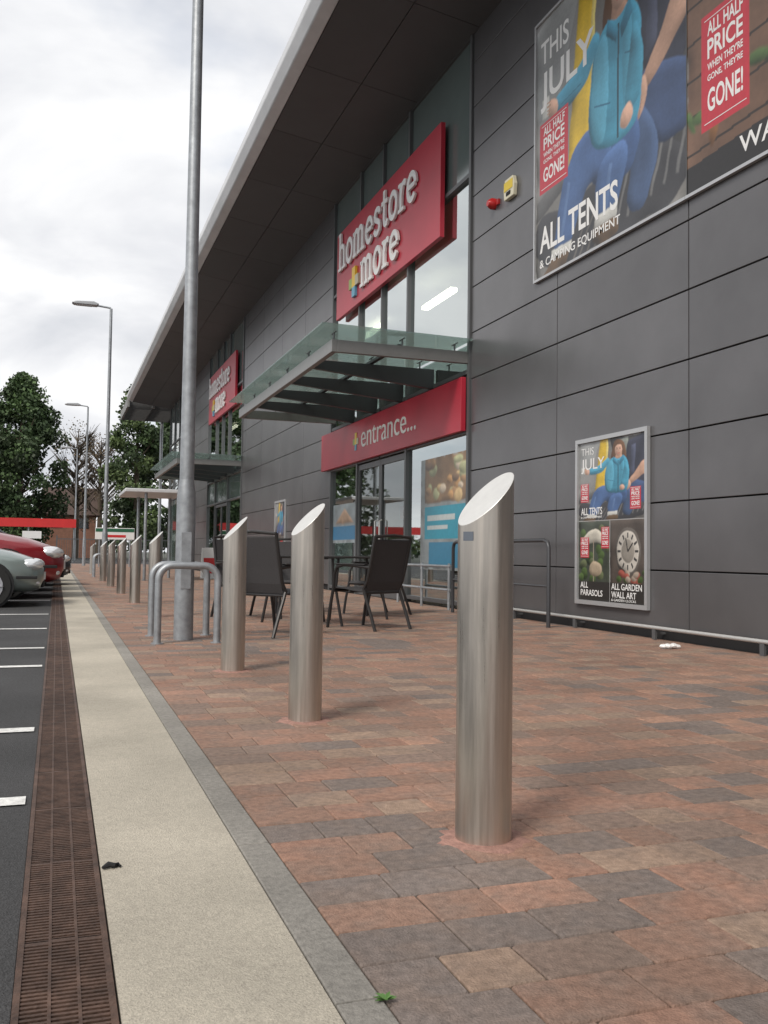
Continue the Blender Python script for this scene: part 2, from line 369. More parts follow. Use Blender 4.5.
def glazing(y0,y1,door=None,mull=None,ztop=8.4):
    ms=mull
    w=thing('shop_window',(WX,(y0+y1)/2,0),parent=bd)
    f=MB(); zt=[.08,2.56,3.42,6.3,ztop-.02]
    for m in ms:
        if door and door[0]-.05<m<door[1]+.05 and not(abs(m-door[0])<.06 or abs(m-door[1])<.06):
            f.box(WX-.03,WX+.1,m-.025,m+.025,3.42,ztop,(.1,.1,.1))
        else: f.box(WX-.03,WX+.1,m-.035,m+.035,0,ztop,(.1,.1,.1))
    for z in zt:
        for a,b in zip(ms,ms[1:]):
            if door and z<.5 and a>=door[0]-.06 and b<=door[1]+.06: continue
            f.box(WX-.022,WX+.09,a+.036,b-.036,z-.03,z+.03,(.1,.1,.1))
    part(w,'window_frame',f,m_frame,world=True)
    for a,b in zip(ms,ms[1:]):
        for k,(z0,z1) in enumerate(zip(zt,zt[1:])):
            tl=.012*(R()-.5)
            vs=[(WX+.03,a+.035,z0+.03),(WX+.03,b-.035,z0+.03),(WX+.03+tl*.5,b-.035,z1-.03),(WX+.03+tl,a+.035,z1-.03)]
            if k==0 and door and a>=door[0]-.06 and b<=door[1]+.06: continue
            p=MB(); p.add(vs,[(0,3,2,1)])
            if z0>=6.2 or k==1: part(w,'spandrel_panel',p,m_span,world=True)
            else: part(w,'glass_pane',p,m_glass,world=True)
    return w
glazing(12.05,19.2,door=(14.6,17.3),mull=[12.09,14.6,15.95,17.3,19.16])
glazing(29.45,36.6,door=(32.0,34.7),mull=[29.49,32.0,33.35,34.7,36.56])
glazing(44,50,mull=[44.04,46,48,49.96])
m_dglass=glassmat('door_glass',(.5,.54,.53),.14,.9)
def doors(y0,y1):
    for a,b,hs in((y0+.035,(y0+y1)/2-.005,1),((y0+y1)/2+.005,y1-.035,0)):
        d=thing('door',(WX,(a+b)/2,0),parent=bd)
        f=MB(); x0,x1=WX+.0,WX+.05
        f.box(x0,x1,a,a+.07,.01,2.5,(.1,.1,.1)); f.box(x0,x1,b-.07,b,.01,2.5,(.1,.1,.1)); f.box(x0+.001,x1-.001,a+.07,b-.07,2.4,2.5); f.box(x0+.001,x1-.001,a+.07,b-.07,.01,.16)
        part(d,'door_frame',f,m_frame,world=True)
        p=MB(); p.add([(WX+.025,a+.07,.16),(WX+.025,b-.07,.16),(WX+.025,b-.07,2.4),(WX+.025,a+.07,2.4)],[(0,3,2,1)]); part(d,'door_glass',p,m_dglass,world=True)
        h=MB(); yy=b-.12 if hs else a+.12; h.tube([(WX-.0,yy,.9),(WX-.05,yy,.92),(WX-.05,yy,1.38),(WX-.0,yy,1.4)],.014,8); part(d,'handle',h,m_steelcap,world=True,smooth=True)
doors(14.6,17.3); doors(32.0,34.7)
mb=MB(); x1=16
mb.box(WX+.12,x1,12.3,50,-.02,.004,(.22,.21,.2)); mb.box(x1,x1+.1,8,50,0,6.5,(.25,.25,.25)); mb.box(WX+.31,x1,11.9,12.0,0,6.5,(.3,.3,.3))
mb.box(WX+.31,x1,49.8,49.9,0,6.5,(.2,.2,.2)); mb.box(WX+.13,x1,12,50,6.3,6.4,(.4,.4,.38)); mb.box(WX+.31,x1,24,24.1,0,6.3,(.3,.3,.3))
for k in range(26):
    yy=12.9+k*1.4; xx=8.3+1.6*(k%3); z=.1
    if 23<yy<25: continue
    while z<2.2:
        c=random.choice([(.35,.3,.25),(.1,.2,.25),(.4,.1,.08),(.5,.5,.45),(.1,.1,.1),(.3,.2,.1)])
        mb.box(xx,xx+.5,yy,yy+.6+.5*R(),z,z+.32,c); z+=.4
part(bd,'interior',mb,m_inner,world=True)
for yy in (13,17.0,21,31,35,40,46):
    for xx in(7.0,10.2): mb=MB(); mb.box(xx,xx+.14,yy-.75,yy+.75,6.12,6.2) if yy!=17.0 else mb.box(xx,xx+.14,yy-.75,yy+.75,5.85,5.93); part(bd,'ceiling_light',mb,m_tube,world=True)
def canopy():
    y0,y1=12.1,18.95
    cp=thing('entrance_canopy',(WX,(y0+y1)/2,3.6),parent=bd)
    f=MB(); f.box(3.46,3.54,y0,y1,3.53,3.705)
    f.box(3.541,WX-.001,y0,y0+.07,3.532,3.703); f.box(3.541,WX-.001,y1-.07,y1,3.532,3.703)
    part(cp,'canopy_frame',f,m_alu,world=True,bevel=.006)
    k=5
    for i in range(1,k):
        f=MB()
        yy=y0+(y1-y0)*i/k
        f.prism([(3.541,3.56),(WX-.001,3.38),(WX-.001,3.69),(3.541,3.69)],lambda a,b,d:(a,d,b),yy-.04,yy+.04)
        part(cp,'cantilever_beam',f,m_rail,world=True)
    f=MB(); f.box(4.45,4.52,y0+.09,y1-.09,3.70,3.74); part(cp,'purlin',f,m_rail,world=True)
    for i in range(0,k+1):
        yy=y0+.04+(y1-y0-.08)*i/k
        for xx in(3.5,4.5,5.3):
            f=MB()
            f.tube([(xx,yy,3.68),(xx,yy,3.80)],.014,8); f.tube([(xx,yy-.1,3.80),(xx,yy+.1,3.80)],.010,6)
            part(cp,'glass_bracket',f,m_frame,world=True,smooth=True)
    def gz(x): return 3.87-.03*(x-3.28)/(WX-3.28)
    n=5
    for i in range(n):
        f=MB()
        a=y0-.15+(y1-y0+.3)*i/n+.006; b=y0-.15+(y1-y0+.3)*(i+1)/n-.006
        vs=[(3.28,a,gz(3.28)),(WX-.02,a,gz(WX)),(WX-.02,b,gz(WX)),(3.28,b,gz(3.28))]
        f.add(vs+[(p,q,r+.018) for p,q,r in vs],[(0,3,2,1),(4,5,6,7),(0,1,5,4),(1,2,6,5),(2,3,7,6),(3,0,4,7)])
        part(cp,'glass_roof',f,m_cglass,world=True)
    return cp
c1=canopy(); c2=dup(c1,parent=bd); c2.location=c1.location+Vector((0,17.4,0))
# ---------------------------------------------------------------- logo lettering
def arc(cx,cy,rx,ry,a0,a1,n=12): return [(cx+rx*math.cos(math.radians(a0+(a1-a0)*i/n)),cy+ry*math.sin(math.radians(a0+(a1-a0)*i/n))) for i in range(n+1)]
T=.18;S=.11
GL={'h':(1.0,[([(.22,0),(.22,1.5)],T),([(.22,.55)]+arc(.48,.66,.26,.27,170,0)+[(.74,0)],T),([(.02,.05),(.44,.05)],S),([(.54,.05),(.96,.05)],S),([(.03,1.46),(.25,1.46)],S)]),
'o':(.92,[(arc(.45,.48,.34,.42,0,360,28),T)]),
'm':(1.5,[([(.22,0),(.22,.95)],T),([(.22,.55)]+arc(.46,.66,.24,.27,170,0)+[(.70,0)],T),([(.70,.55)]+arc(.94,.66,.24,.27,170,0)+[(1.18,0)],T),([(.02,.05),(.42,.05)],S),([(.54,.05),(.88,.05)],S),([(1.0,.05),(1.4,.05)],S),([(.03,.9),(.25,.9)],S)]),
'e':(.92,[([(.16,.5),(.76,.5)],.14),(arc(.45,.48,.34,.42,4,318,24),T)]),
's':(.86,[([(.70,.72),(.66,.84),(.56,.9),(.42,.92),(.26,.88),(.18,.76),(.2,.64),(.3,.56),(.5,.48),(.64,.40),(.7,.27),(.64,.14),(.5,.06),(.36,.05),(.22,.1),(.14,.24)],T)]),
't':(.78,[([(.32,1.32),(.32,.28),(.37,.13),(.48,.07),(.6,.1),(.68,.22)],T),([(.04,.9),(.66,.9)],S+.03)]),
'r':(.80,[([(.27,0),(.27,.95)],T),([(.27,.5),(.33,.72),(.44,.86),(.58,.9),(.72,.84)],T),([(.04,.05),(.56,.05)],S),([(.05,.9),(.28,.9)],S)])}
def ribbon(mb,pts,w,fn,d0,d1):
    k=len(pts); Lf=[];Rt=[]
    closed=math.dist(pts[0],pts[-1])<1e-4
    for i in range(k):
        a=pts[i-1] if i>0 else (pts[-2] if closed else pts[0]); b=pts[i+1] if i<k-1 else (pts[1] if closed else pts[-1])
        tx,ty=b[0]-a[0],b[1]-a[1]; l=math.hypot(tx,ty) or 1; nx,ny=-ty/l,tx/l
        Lf.append((pts[i][0]+nx*w/2,pts[i][1]+ny*w/2)); Rt.append((pts[i][0]-nx*w/2,pts[i][1]-ny*w/2))
    vs=[]
    for d in(d0,d1):
        for Q in(Lf,Rt):
            for p in Q: vs.append(fn(p[0],p[1],d))
    fs=[]
    for i in range(k-1):
        fs+=[(2*k+i,2*k+i+1,3*k+i+1,3*k+i),(i,i+1,2*k+i+1,2*k+i),(k+i,3*k+i,3*k+i+1,k+i+1)]
    if not closed: fs+=[(0,2*k,3*k,k),(k-1,2*k-1,4*k-1,3*k-1)]
    mb.add(vs,fs)
def logo(e,word,yl,zb,u,xf,depth=.05):
    x=0;cnt=0
    for ch in word:
        mb=MB()
        adv,strokes=GL[ch]
        for pts,w in strokes:
            cnt+=1; dd=depth+.0012*(cnt%5)
            ribbon(mb,pts,w*1.1,lambda a,b,d,x=x:(xf-d,yl-(x+a)*u,zb+b*u),.012,dd)
        part(e,'raised_letter',mb,m_white,world=True)
        x+=adv
    return x*u
def plus(e,yc,zc,s,xf,depth=.05):
    for nm,cl,bx in(('yellow',(.75,.5,.04),(yc-s*.17,yc+s*.17,zc-s*.17,zc+s*.5)),('green',(.3,.4,.08),(yc+s*.172,yc+s*.5,zc-s*.17,zc+s*.17)),('blue',(.12,.35,.5),(yc-s*.17,yc+s*.17,zc-s*.5,zc-s*.172)),('grey',(.45,.42,.3),(yc-s*.5,yc-s*.172,zc-s*.17,zc+s*.17))):
        b=MB(); b.box(xf-depth,xf-.001,*bx); part(e,'plus_emblem',b,M('emblem_'+nm,cl,.4),world=True)
def mainsign():
    e=thing('shop_sign',(WX-.1,15.8,6.6),'large red fascia sign with white raised lettering on glazed frontage','sign','red shop name signs')
    b=MB(); b.box(5.41,5.487,13.0,18.6,5.66,7.46); part(e,'sign_board',b,m_red,world=True,bevel=.006)
    logo(e,'homestore',18.35,6.61,.517,5.41); logo(e,'more',16.86,5.89,.517,5.41)
    plus(e,17.28,6.13,.59,5.41)
    return e
s1=mainsign(); s2=dup(s1,Vector((WX-.1,15.8+17.4,6.6)))
e=thing('entrance_sign',(WX-.1,16,2.95),'red fascia sign with white entrance lettering above doors','sign')
b=MB(); b.box(5.41,5.487,12.14,19.6,2.56,3.34); part(e,'sign_board',b,m_red,world=True,bevel=.006)
b=MB(); walltext(b,'entrance...',16.75,2.80,width=2.85,height=.33,xf=5.405,bold=-.005,depth=.006); part(e,'lettering',b,m_white,world=True)
plus(e,17.1,2.95,.34,5.41,.01)
# ---------------------------------------------------------------- posters (flat printed sheets), one painted window reflection
def ellp(cx,cy,rx,ry,n=18,a0=0,a1=360): return [(cx+rx*math.cos(math.radians(a0+(a1-a0)*i/n)),cy+ry*math.sin(math.radians(a0+(a1-a0)*i/n))) for i in range(n)]
rng=np.random.default_rng(3)
def blur(a,r):
    for ax in(0,1):
        p=np.pad(a,[(r+1,r) if i==ax else (0,0) for i in(0,1)],mode='edge'); c=np.cumsum(p,axis=ax)
        n=a.shape[ax]
        hi=np.take(c,range(2*r+1,2*r+1+n),axis=ax); lo=np.take(c,range(0,n),axis=ax); a=(hi-lo)/(2*r+1)
    return a
class Art:
    def __init__(s,y0,z0,w,h,xf,nu=240): 
        s.y0=y0;s.z0=z0;s.w=w;s.h=h;s.xf=xf;s.nu=nu;s.nv=int(nu*h/w); s.sh=0
        s.U,s.V=np.meshgrid((np.arange(s.nu)+.5)/s.nu,(np.arange(s.nv)+.5)/s.nv,indexing='ij')
        s.img=np.zeros((s.nu,s.nv,3))+.3
        def nz(k): 
            a=blur(blur(rng.random((s.nu,s.nv)),k),k); return (a-a.mean())/a.std()
        s.sm=nz(max(3,nu//34)); s.s2=nz(max(1,nu//120)); s.big=nz(max(3,nu//22))
        s.fi=blur(rng.random((s.nu,s.nv)),1); s.fi=(s.fi-s.fi.mean())/s.fi.std()
        s.wu=s.U+s.sm*.0030; s.wv=s.V+s.big*.0030
    def p(s,poly,col,sh=None):
        sh=s.sh if sh is None else sh
        m=np.zeros(s.U.shape,bool)
        # round the outline of soft shapes (two corner cutting passes)
        if sh and len(poly)>4:
            for _ in range(2):
                q=[]
                for i in range(len(poly)):
                    (xa,ya),(xb,yb)=poly[i],poly[(i+1)%len(poly)]
                    q+=[(xa*.78+xb*.22,ya*.78+yb*.22),(xa*.22+xb*.78,ya*.22+yb*.78)]
                poly=q
        n=len(poly)
        UU,VV=(s.wu,s.wv) if sh else (s.U,s.V)
        for i in range(n):
            (xa,ya),(xb,yb)=poly[i],poly[(i+1)%n]
            if abs(yb-ya)<1e-9: continue
            c=((ya>VV)!=(yb>VV))&(UU<(xb-xa)*(VV-ya)/(yb-ya)+xa); m^=c
        a=m.astype(float)
        if sh:
            al=np.clip(blur(a,1),0,1); r=max(2,int(s.nu*.022)); hgt=blur(blur(a,r),r)+.045*s.sm
            gx,gy=np.gradient(hgt); lit=(gx*.6+gy*.8)*r*1.5
            light=np.clip(1-sh*lit+.12*s.big*sh,.3,1.7)
            c=np.array(col)[None,None,:]*light[:,:,None]
        else:
            al=a; c=np.array(col)[None,None,:]*np.ones(s.img.shape)
        s.img=s.img*(1-al[:,:,None])+c*al[:,:,None]
    def r(s,u0,v0,u1,v1,col): s.p([(u0,v0),(u1,v0),(u1,v1),(u0,v1)],col,0)
    def build(s,e):
        im=s.img*(1+.03*s.fi)[:,:,None]
        nu,nv=s.nu,s.nv
        iu=np.clip(np.arange(nu+1),0,nu-1); iv=np.clip(np.arange(nv+1),0,nv-1)
        vc=im[iu][:,iv]
        Y=s.y0-np.arange(nu+1)/nu*s.w; Z=s.z0+np.arange(nv+1)/nv*s.h
        YY,ZZ=np.meshgrid(Y,Z,indexing='ij'); o=W[e]
        vs=np.stack([np.full(YY.shape,s.xf-o.x),YY-o.y,ZZ-o.z],-1).reshape(-1,3)
        idx=np.arange((nu+1)*(nv+1)).reshape(nu+1,nv+1)
        fs=np.stack([idx[:-1,:-1],idx[1:,:-1],idx[1:,1:],idx[:-1,1:]],-1).reshape(-1,4)
        me=bpy.data.meshes.new('printed_artwork'); me.from_pydata(vs.tolist(),[],fs.tolist())
        ca=me.color_attributes.new('Col','FLOAT_COLOR','POINT'); c4=np.ones((len(vs),4),dtype=np.float32); c4[:,:3]=np.clip(vc.reshape(-1,3),.004,.85); ca.data.foreach_set('color',c4.ravel())
        me.update(); part(e,'printed_artwork',me,m_print)
def line(a,b,w):
    dx,dy=b[0]-a[0],b[1]-a[1]; l=math.hypot(dx,dy); nx,ny=-dy/l*w/2,dx/l*w/2
    return [(a[0]+nx,a[1]+ny),(b[0]+nx,b[1]+ny),(b[0]-nx,b[1]-ny),(a[0]-nx,a[1]-ny)]
def camping(A,u0=0,v0=0,us=1,vs=1):
    def P(pl,c,sh=1.0): A.p([(u0+u*us,v0+v*vs) for u,v in pl],c,sh)
    P([(0,0),(1,0),(1,1),(0,1)],(.17,.165,.155),.8)
    P([(0,.30),(.3,.34),(.42,1),(0,1)],(.24,.24,.235),.6)
    P([(0,.60),(.2,.66),(.34,1),(0,1)],(.28,.29,.29),.6)
    P([(.34,1),(.47,1),(.42,.40),(.25,.30)],(.62,.42,.03)); P([(.44,.98),(.47,.98),(.43,.42),(.41,.40)],(.75,.62,.2))
    P([(.5,1),(1,1),(1,.1),(.62,.2)],(.05,.05,.05))
    P([(.58,.95),(.75,1),(.8,.6),(.62,.5)],(.20,.22,.20))
    P([(0,0),(1,0),(1,.2),(.6,.26),(.3,.2),(0,.26)],(.045,.045,.05),.6)
    for k in range(6): P(line((.6+.07*k,.04+.01*k),(.72+.06*k,.30),.014),(.16,.16,.16),.5)
    for k in range(5): P(line((.3+.05*k,.0),(.42+.05*k,.16),.01),(.13,.12,.11),.5)
    P([(0,.22),(.26,.30),(.24,.36),(0,.3)],(.1,.1,.1))
    # companion in dark top, partly cropped by the sheet edge
    P([(.74,.92),(.80,.97),(1,1.0),(1.05,.7),(1,.42),(.86,.38),(.76,.5),(.72,.7)],(.035,.038,.06))
    P([(.80,.88),(.86,.90),(.84,.55),(.78,.52)],(.07,.08,.13))
    P([(.78,.5),(1.05,.42),(1.05,.22),(.86,.20),(.76,.32),(.70,.44)],(.045,.075,.16))
    P([(.74,.42),(.87,.24),(.78,.04),(.66,.06),(.70,.24),(.66,.38)],(.055,.095,.19))
    P([(1.05,.74),(.95,.68),(.86,.56),(.765,.47),(.755,.425),(.80,.42),(.90,.49),(1.05,.58)],(.48,.29,.205))
    P([(.775,.48),(.73,.45),(.70,.40),(.700,.345),(.73,.335),(.765,.36),(.80,.42)],(.50,.305,.22))
    for q in range(3): P(line((.722+.016*q,.42-.010*q),(.702+.018*q,.352-.003*q),.004),(.34,.19,.13),0)
    # seated person
    P([(.50,.74),(.53,.90),(.58,.965),(.66,.965),(.71,.90),(.74,.74),(.68,.68),(.54,.68)],(.12,.06,.03))
    P([(.575,.81),(.655,.81),(.68,.70),(.55,.70)],(.44,.26,.18))
    P([(.558,.86),(.568,.91),(.61,.93),(.655,.915),(.672,.86),(.664,.805),(.640,.775),(.612,.765),(.585,.778),(.564,.81)],(.54,.34,.25),.7)
    P([(.545,.84),(.560,.93),(.61,.955),(.665,.935),(.685,.84),(.665,.90),(.62,.915),(.575,.90)],(.14,.07,.035))
    for cx in(.594,.637): P(ellp(cx,.858,.009,.005,10),(.05,.035,.03),0); P(line((cx-.013,.874),(cx+.013,.876),.004),(.16,.09,.06),0)
    P([(.615,.855),(.622,.830),(.608,.828)],(.46,.26,.19),0); P(ellp(.615,.806,.018,.006,12),(.48,.14,.12),0)
    # legs in jeans
    P([(.42,.40),(.72,.40),(.75,.30),(.71,.20),(.60,.17),(.50,.19),(.40,.26)],(.05,.10,.23))
    P([(.50,.42),(.58,.34),(.52,.24),(.42,.24),(.345,.18),(.285,.06),(.150,.055),(.165,.16),(.215,.31),(.30,.41),(.40,.44)],(.06,.12,.27))
    P([(.50,.30),(.64,.33),(.685,.25),(.63,.16),(.590,.08),(.470,.07),(.45,.18)],(.065,.13,.29))
    P(line((.21,.11),(.27,.30),.022),(.095,.17,.34),.6); P(line((.53,.12),(.56,.26),.024),(.095,.17,.34),.6)
    # jacket
    P([(.45,.70),(.54,.77),(.61,.73),(.69,.78),(.75,.70),(.765,.52),(.745,.36),(.68,.325),(.55,.32),(.44,.35),(.405,.45),(.42,.6)],(.055,.27,.40))
    P([(.45,.69),(.54,.75),(.55,.5),(.52,.35),(.46,.36),(.42,.5)],(.09,.34,.48),.6)
    P([(.64,.70),(.69,.75),(.71,.55),(.68,.4),(.64,.38)],(.07,.31,.45),.6)
    P([(.605,.72),(.617,.72),(.614,.33),(.603,.33)],(.02,.07,.10),0); P([(.54,.77),(.61,.70),(.60,.655),(.53,.715)],(.04,.20,.31)); P([(.68,.78),(.62,.70),(.63,.655),(.70,.72)],(.04,.20,.31))
    P(line((.65,.60),(.72,.58),.006),(.03,.14,.22),0); P(line((.45,.50),(.56,.47),.006),(.03,.14,.24),0)
    P([(.50,.73),(.40,.62),(.28,.575),(.16,.595),(.14,.66),(.28,.675),(.38,.72),(.46,.775)],(.07,.30,.44)); P(line((.20,.615),(.36,.628),.005),(.03,.16,.25),0)
    P([(.175,.655),(.12,.672),(.090,.655),(.095,.612),(.13,.598),(.175,.603)],(.52,.32,.235)); P([(.045,.615),(.100,.615),(.105,.69),(.045,.69)],(.55,.55,.52),.4)
    for q in range(4): P(line((.088,.663-.014*q),(.122,.663-.014*q),.006),(.44,.27,.19),0)
    P([(.71,.71),(.775,.58),(.755,.42),(.67,.39),(.645,.44),(.68,.55)],(.06,.28,.41)); P([(.68,.435),(.630,.41),(.62,.365),(.66,.345),(.71,.38)],(.52,.32,.235))
    P([(.455,.105),(.605,.115),(.600,.070),(.455,.055)],(.52,.52,.49),.6); P([(.455,.065),(.60,.075),(.62,.02),(.53,.0),(.43,.01)],(.10,.06,.03))
    P([(.135,.085),(.295,.080),(.285,.045),(.135,.045)],(.52,.52,.49),.6); P([(.135,.05),(.28,.045),(.25,.0),(.06,.0)],(.10,.06,.03))
def redbox(A,T,u0,v0,u1,v1):
    A.r(u0,v0,u1,v1,(.50,.03,.05))
    du,dv=u1-u0,v1-v0; x=A.xf-.0015
    rows=[('ALL HALF',.80,.12),('PRICE',.60,.17),("WHEN THEY'RE",.50,.065),("GONE, THEY'RE",.40,.065),('GONE!',.14,.2)]
    for s,f,hh in rows:
        walltext(T,s,A.y0-(u0+du*.13)*A.w,A.z0+(v0+dv*f)*A.h,width=du*.74*A.w,height=dv*hh*A.h,xf=x,bold=.02,depth=.0004)
    w=.008
    for q in(.05,.94): T.box(x-.0004,x,A.y0-(u1-du*.06)*A.w,A.y0-(u0+du*.06)*A.w,A.z0+(v0+dv*q)*A.h,A.z0+(v0+dv*q)*A.h+w*A.w/2.9)
def frame(e,y0,z0,w,h,t=.03,x0=5.475,x1=5.515,sides=(1,1)):
    f=MB(); f.box(x0,x1,y0-w-t*sides[1],y0+t*sides[0],z0-t,z0); f.box(x0,x1,y0-w-t*sides[1],y0+t*sides[0],z0+h,z0+h+t)
    if sides[0]: f.box(x0,x1,y0,y0+t,z0+.0005,z0+h-.0005)
    if sides[1]: f.box(x0,x1,y0-w-t,y0-w,z0+.0005,z0+h-.0005)
    part(e,'poster_frame',f,M('silver_frame',(.5,.51,.52),.4,metal=.5),world=True)
XF=5.50; xt=XF-.0015
e=thing('promotional_poster',(5.5,8.6,5.8),'large camping advert showing people in outdoor jackets','poster','large framed adverts on the wall')
A=Art(10.11,4.18,2.92,3.20,XF,340); camping(A); t=MB()
redbox(A,t,.03,.325,.26,.60)
walltext(t,'THIS',10.01,6.83,width=.66,height=.29,xf=xt,bold=.01); walltext(t,'JULY',10.01,6.23,width=1.2,height=.49,xf=xt,bold=.018)
walltext(t,'ALL TENTS',10.01,4.48,width=1.68,height=.32,xf=xt,bold=.02); walltext(t,'& CAMPING EQUIPMENT',10.01,4.28,width=1.72,height=.12,xf=xt,bold=.01)
A.build(e); part(e,'lettering',t,m_white,world=True); frame(e,10.11,4.18,2.92,3.20,sides=(1,0))
e=thing('promotional_poster',(5.5,5.6,5.8),'large garden wall art advert with red price box','poster','large framed adverts on the wall')
A=Art(7.185,4.18,2.86,3.20,XF,240)
A.p([(0,0),(1,0),(1,1),(0,1)],(.15,.085,.055),.8)
for k in range(9): A.p([(0,.11*k),(1,.11*k+.05),(1,.11*k+.058),(0,.11*k+.008)],(.03,.022,.018),0)
for k in range(60):
    cx,cy=.02+.96*R(),.45+.55*R()
    if k%4==0: cy=.15+.3*R()
    a=R()*6.28; l=.03+.045*R(); w=l*.35; c=random.choice([(.07,.12,.04),(.09,.14,.05),(.2,.09,.03),(.04,.06,.03),(.26,.18,.11)])
    ca,sa=math.cos(a),math.sin(a)
    A.p([(cx+ca*x_-sa*y_,cy+sa*x_+ca*y_) for x_,y_ in [(-l,0),(-l*.4,w*.8),(l*.3,w),(l,0),(l*.3,-w),(-l*.4,-w*.8)]],c,1)
A.p([(0,0),(1,0),(1,.13),(0,.08)],(.02,.018,.018),0)
t=MB(); redbox(A,t,.075,.16,.295,.50)
walltext(t,'WALL ART',6.47,4.29,width=1.25,height=.16,xf=xt,bold=.01)
A.build(e); part(e,'lettering',t,m_white,world=True); frame(e,7.185,4.18,2.86,3.20,sides=(0,1))
b=MB(); b.box(5.493,5.499,7.181,7.189,4.18,7.38); part(e,'panel_joint',b,m_frame,world=True)
e=thing('promotional_poster',(5.5,8.40,1.2),'silver framed summer sale poster fixed low on grey wall','poster')
A=Art(9.08,.31,1.26,1.73,XF,260); camping(A,0,.5,1,.5)
A.p([(0,0),(.49,0),(.49,.5),(0,.5)],(.05,.06,.045),1); A.p([(.495,0),(1,0),(1,.5),(.495,.5)],(.08,.065,.055),1)
for k in range(22): A.p(ellp(.03+.44*R(),.1+.38*R(),.05,.03,8),random.choice([(.06,.1,.03),(.1,.12,.06),(.03,.05,.02)]),1)
A.p([(.0,.36),(.24,.47),(.47,.38),(.42,.35),(.25,.37),(.06,.33)],(.5,.47,.4),1); A.p(line((.24,.1),(.24,.38),.014),(.3,.25,.2),0)
A.p(ellp(.27,.2,.10,.05,14),(.35,.28,.2),1)
A.p(ellp(.75,.31,.18,.142,34),(.10,.09,.08),1); A.p(ellp(.75,.31,.155,.122,34),(.5,.47,.42),.5); A.p(ellp(.75,.31,.09,.07,34),(.25,.23,.2),.5)
for k in range(12):
    a=math.radians(30*k); A.p(line((.75+.10*math.cos(a),.31+.08*math.sin(a)),(.75+.145*math.cos(a),.31+.112*math.sin(a)),.016),(.04,.04,.04),0)
A.p(line((.75,.31),(.82,.36),.012),(.02,.02,.02),0); A.p(line((.75,.31),(.72,.39),.012),(.02,.02,.02),0)
for k in range(14): A.p(ellp(.52+.46*R(),.13+.05*R(),.04,.02,8),random.choice([(.3,.08,.06),(.06,.1,.03),(.3,.25,.2)]),1)
A.r(0,0,1,.12,(.03,.028,.026)); A.r(.0,.5,1,.503,(.55,.55,.55)); A.r(.488,0,.494,.5,(.55,.55,.55))
t=MB(); redbox(A,t,.03,.27,.17,.40); redbox(A,t,.36,.33,.48,.46); redbox(A,t,.78,.56,.93,.69); redbox(A,t,.03,.62,.16,.74)
walltext(t,'THIS',9.03,1.90,width=.25,height=.08,xf=xt,bold=-.01); walltext(t,'JULY',9.03,1.70,width=.46,height=.16,xf=xt,bold=0)
walltext(t,'ALL TENTS',9.03,1.24,width=.42,height=.08,xf=xt,bold=.01); walltext(t,'& CAMPING EQUIPMENT',9.03,1.20,width=.42,height=.026,xf=xt,bold=0)
walltext(t,'ALL\nPARASOLS',9.04,.36,width=.44,height=.15,xf=xt,bold=.01); walltext(t,'ALL GARDEN\nWALL ART',8.43,.36,width=.54,height=.15,xf=xt,bold=.01); walltext(t,'& GARDEN CLOCKS',8.43,.325,width=.44,height=.024,xf=xt,bold=0)
A.build(e); part(e,'lettering',t,m_white,world=True); frame(e,9.08,.31,1.26,1.73,.045)
e=thing('promotional_poster',(5.5,23.9,1.3),'small white framed poster on grey wall between shopfronts','poster')
A=Art(24.4,.6,1.1,1.5,XF,60); camping(A,0,.4,1,.6); A.r(.0,.0,.5,.4,(.05,.06,.045)); A.r(.5,0,1,.4,(.1,.085,.07)); A.r(.55,.15,.8,.35,(.5,.04,.05)); A.p(ellp(.25,.25,.15,.1),(.4,.38,.3),1)
A.build(e); frame(e,24.4,.6,1.1,1.5,.05)
e=thing('window_poster_or_reflection',(5.54,13.0,1.4),'teal and warm brown posters fixed inside shop window','poster')
A=Art(14.0,.55,1.85,1.75,WX+.027,150)
A.p([(0,0),(1,0),(1,1),(0,1)],(.22,.25,.26),1)
A.p([(.10,.60),(.98,.60),(.98,1),(.10,1)],(.24,.15,.08),1)
for k in range(26): A.p(ellp(.14+.8*R(),.62+.36*R(),.04+.06*R(),.03+.04*R(),10),random.choice([(.42,.24,.10),(.30,.18,.09),(.5,.36,.18),(.16,.10,.06),(.35,.36,.2),(.5,.42,.32)]),1)
A.r(.10,.28,.98,.57,(.02,.26,.36)); A.r(.16,.44,.75,.49,(.45,.5,.5)); A.r(.16,.36,.6,.40,(.45,.5,.5)); A.r(.20,.03,.98,.25,(.03,.18,.3))
A.build(e)
e=thing('window_poster_or_reflection',(5.54,18.2,1.4),'blue and white strip painting car reflections in shop window','poster')  # flat coloured sheet paints the bluish reflection of cars in the glass
A=Art(19.05,1.0,1.65,.8,WX+.027,90); A.p([(0,0),(1,0),(1,1),(0,1)],(.30,.35,.37),1); A.r(0,.1,1,.45,(.05,.22,.4)); A.p([(.1,.5),(.5,.9),(.9,.5)],(.45,.3,.2),1)
A.build(e)
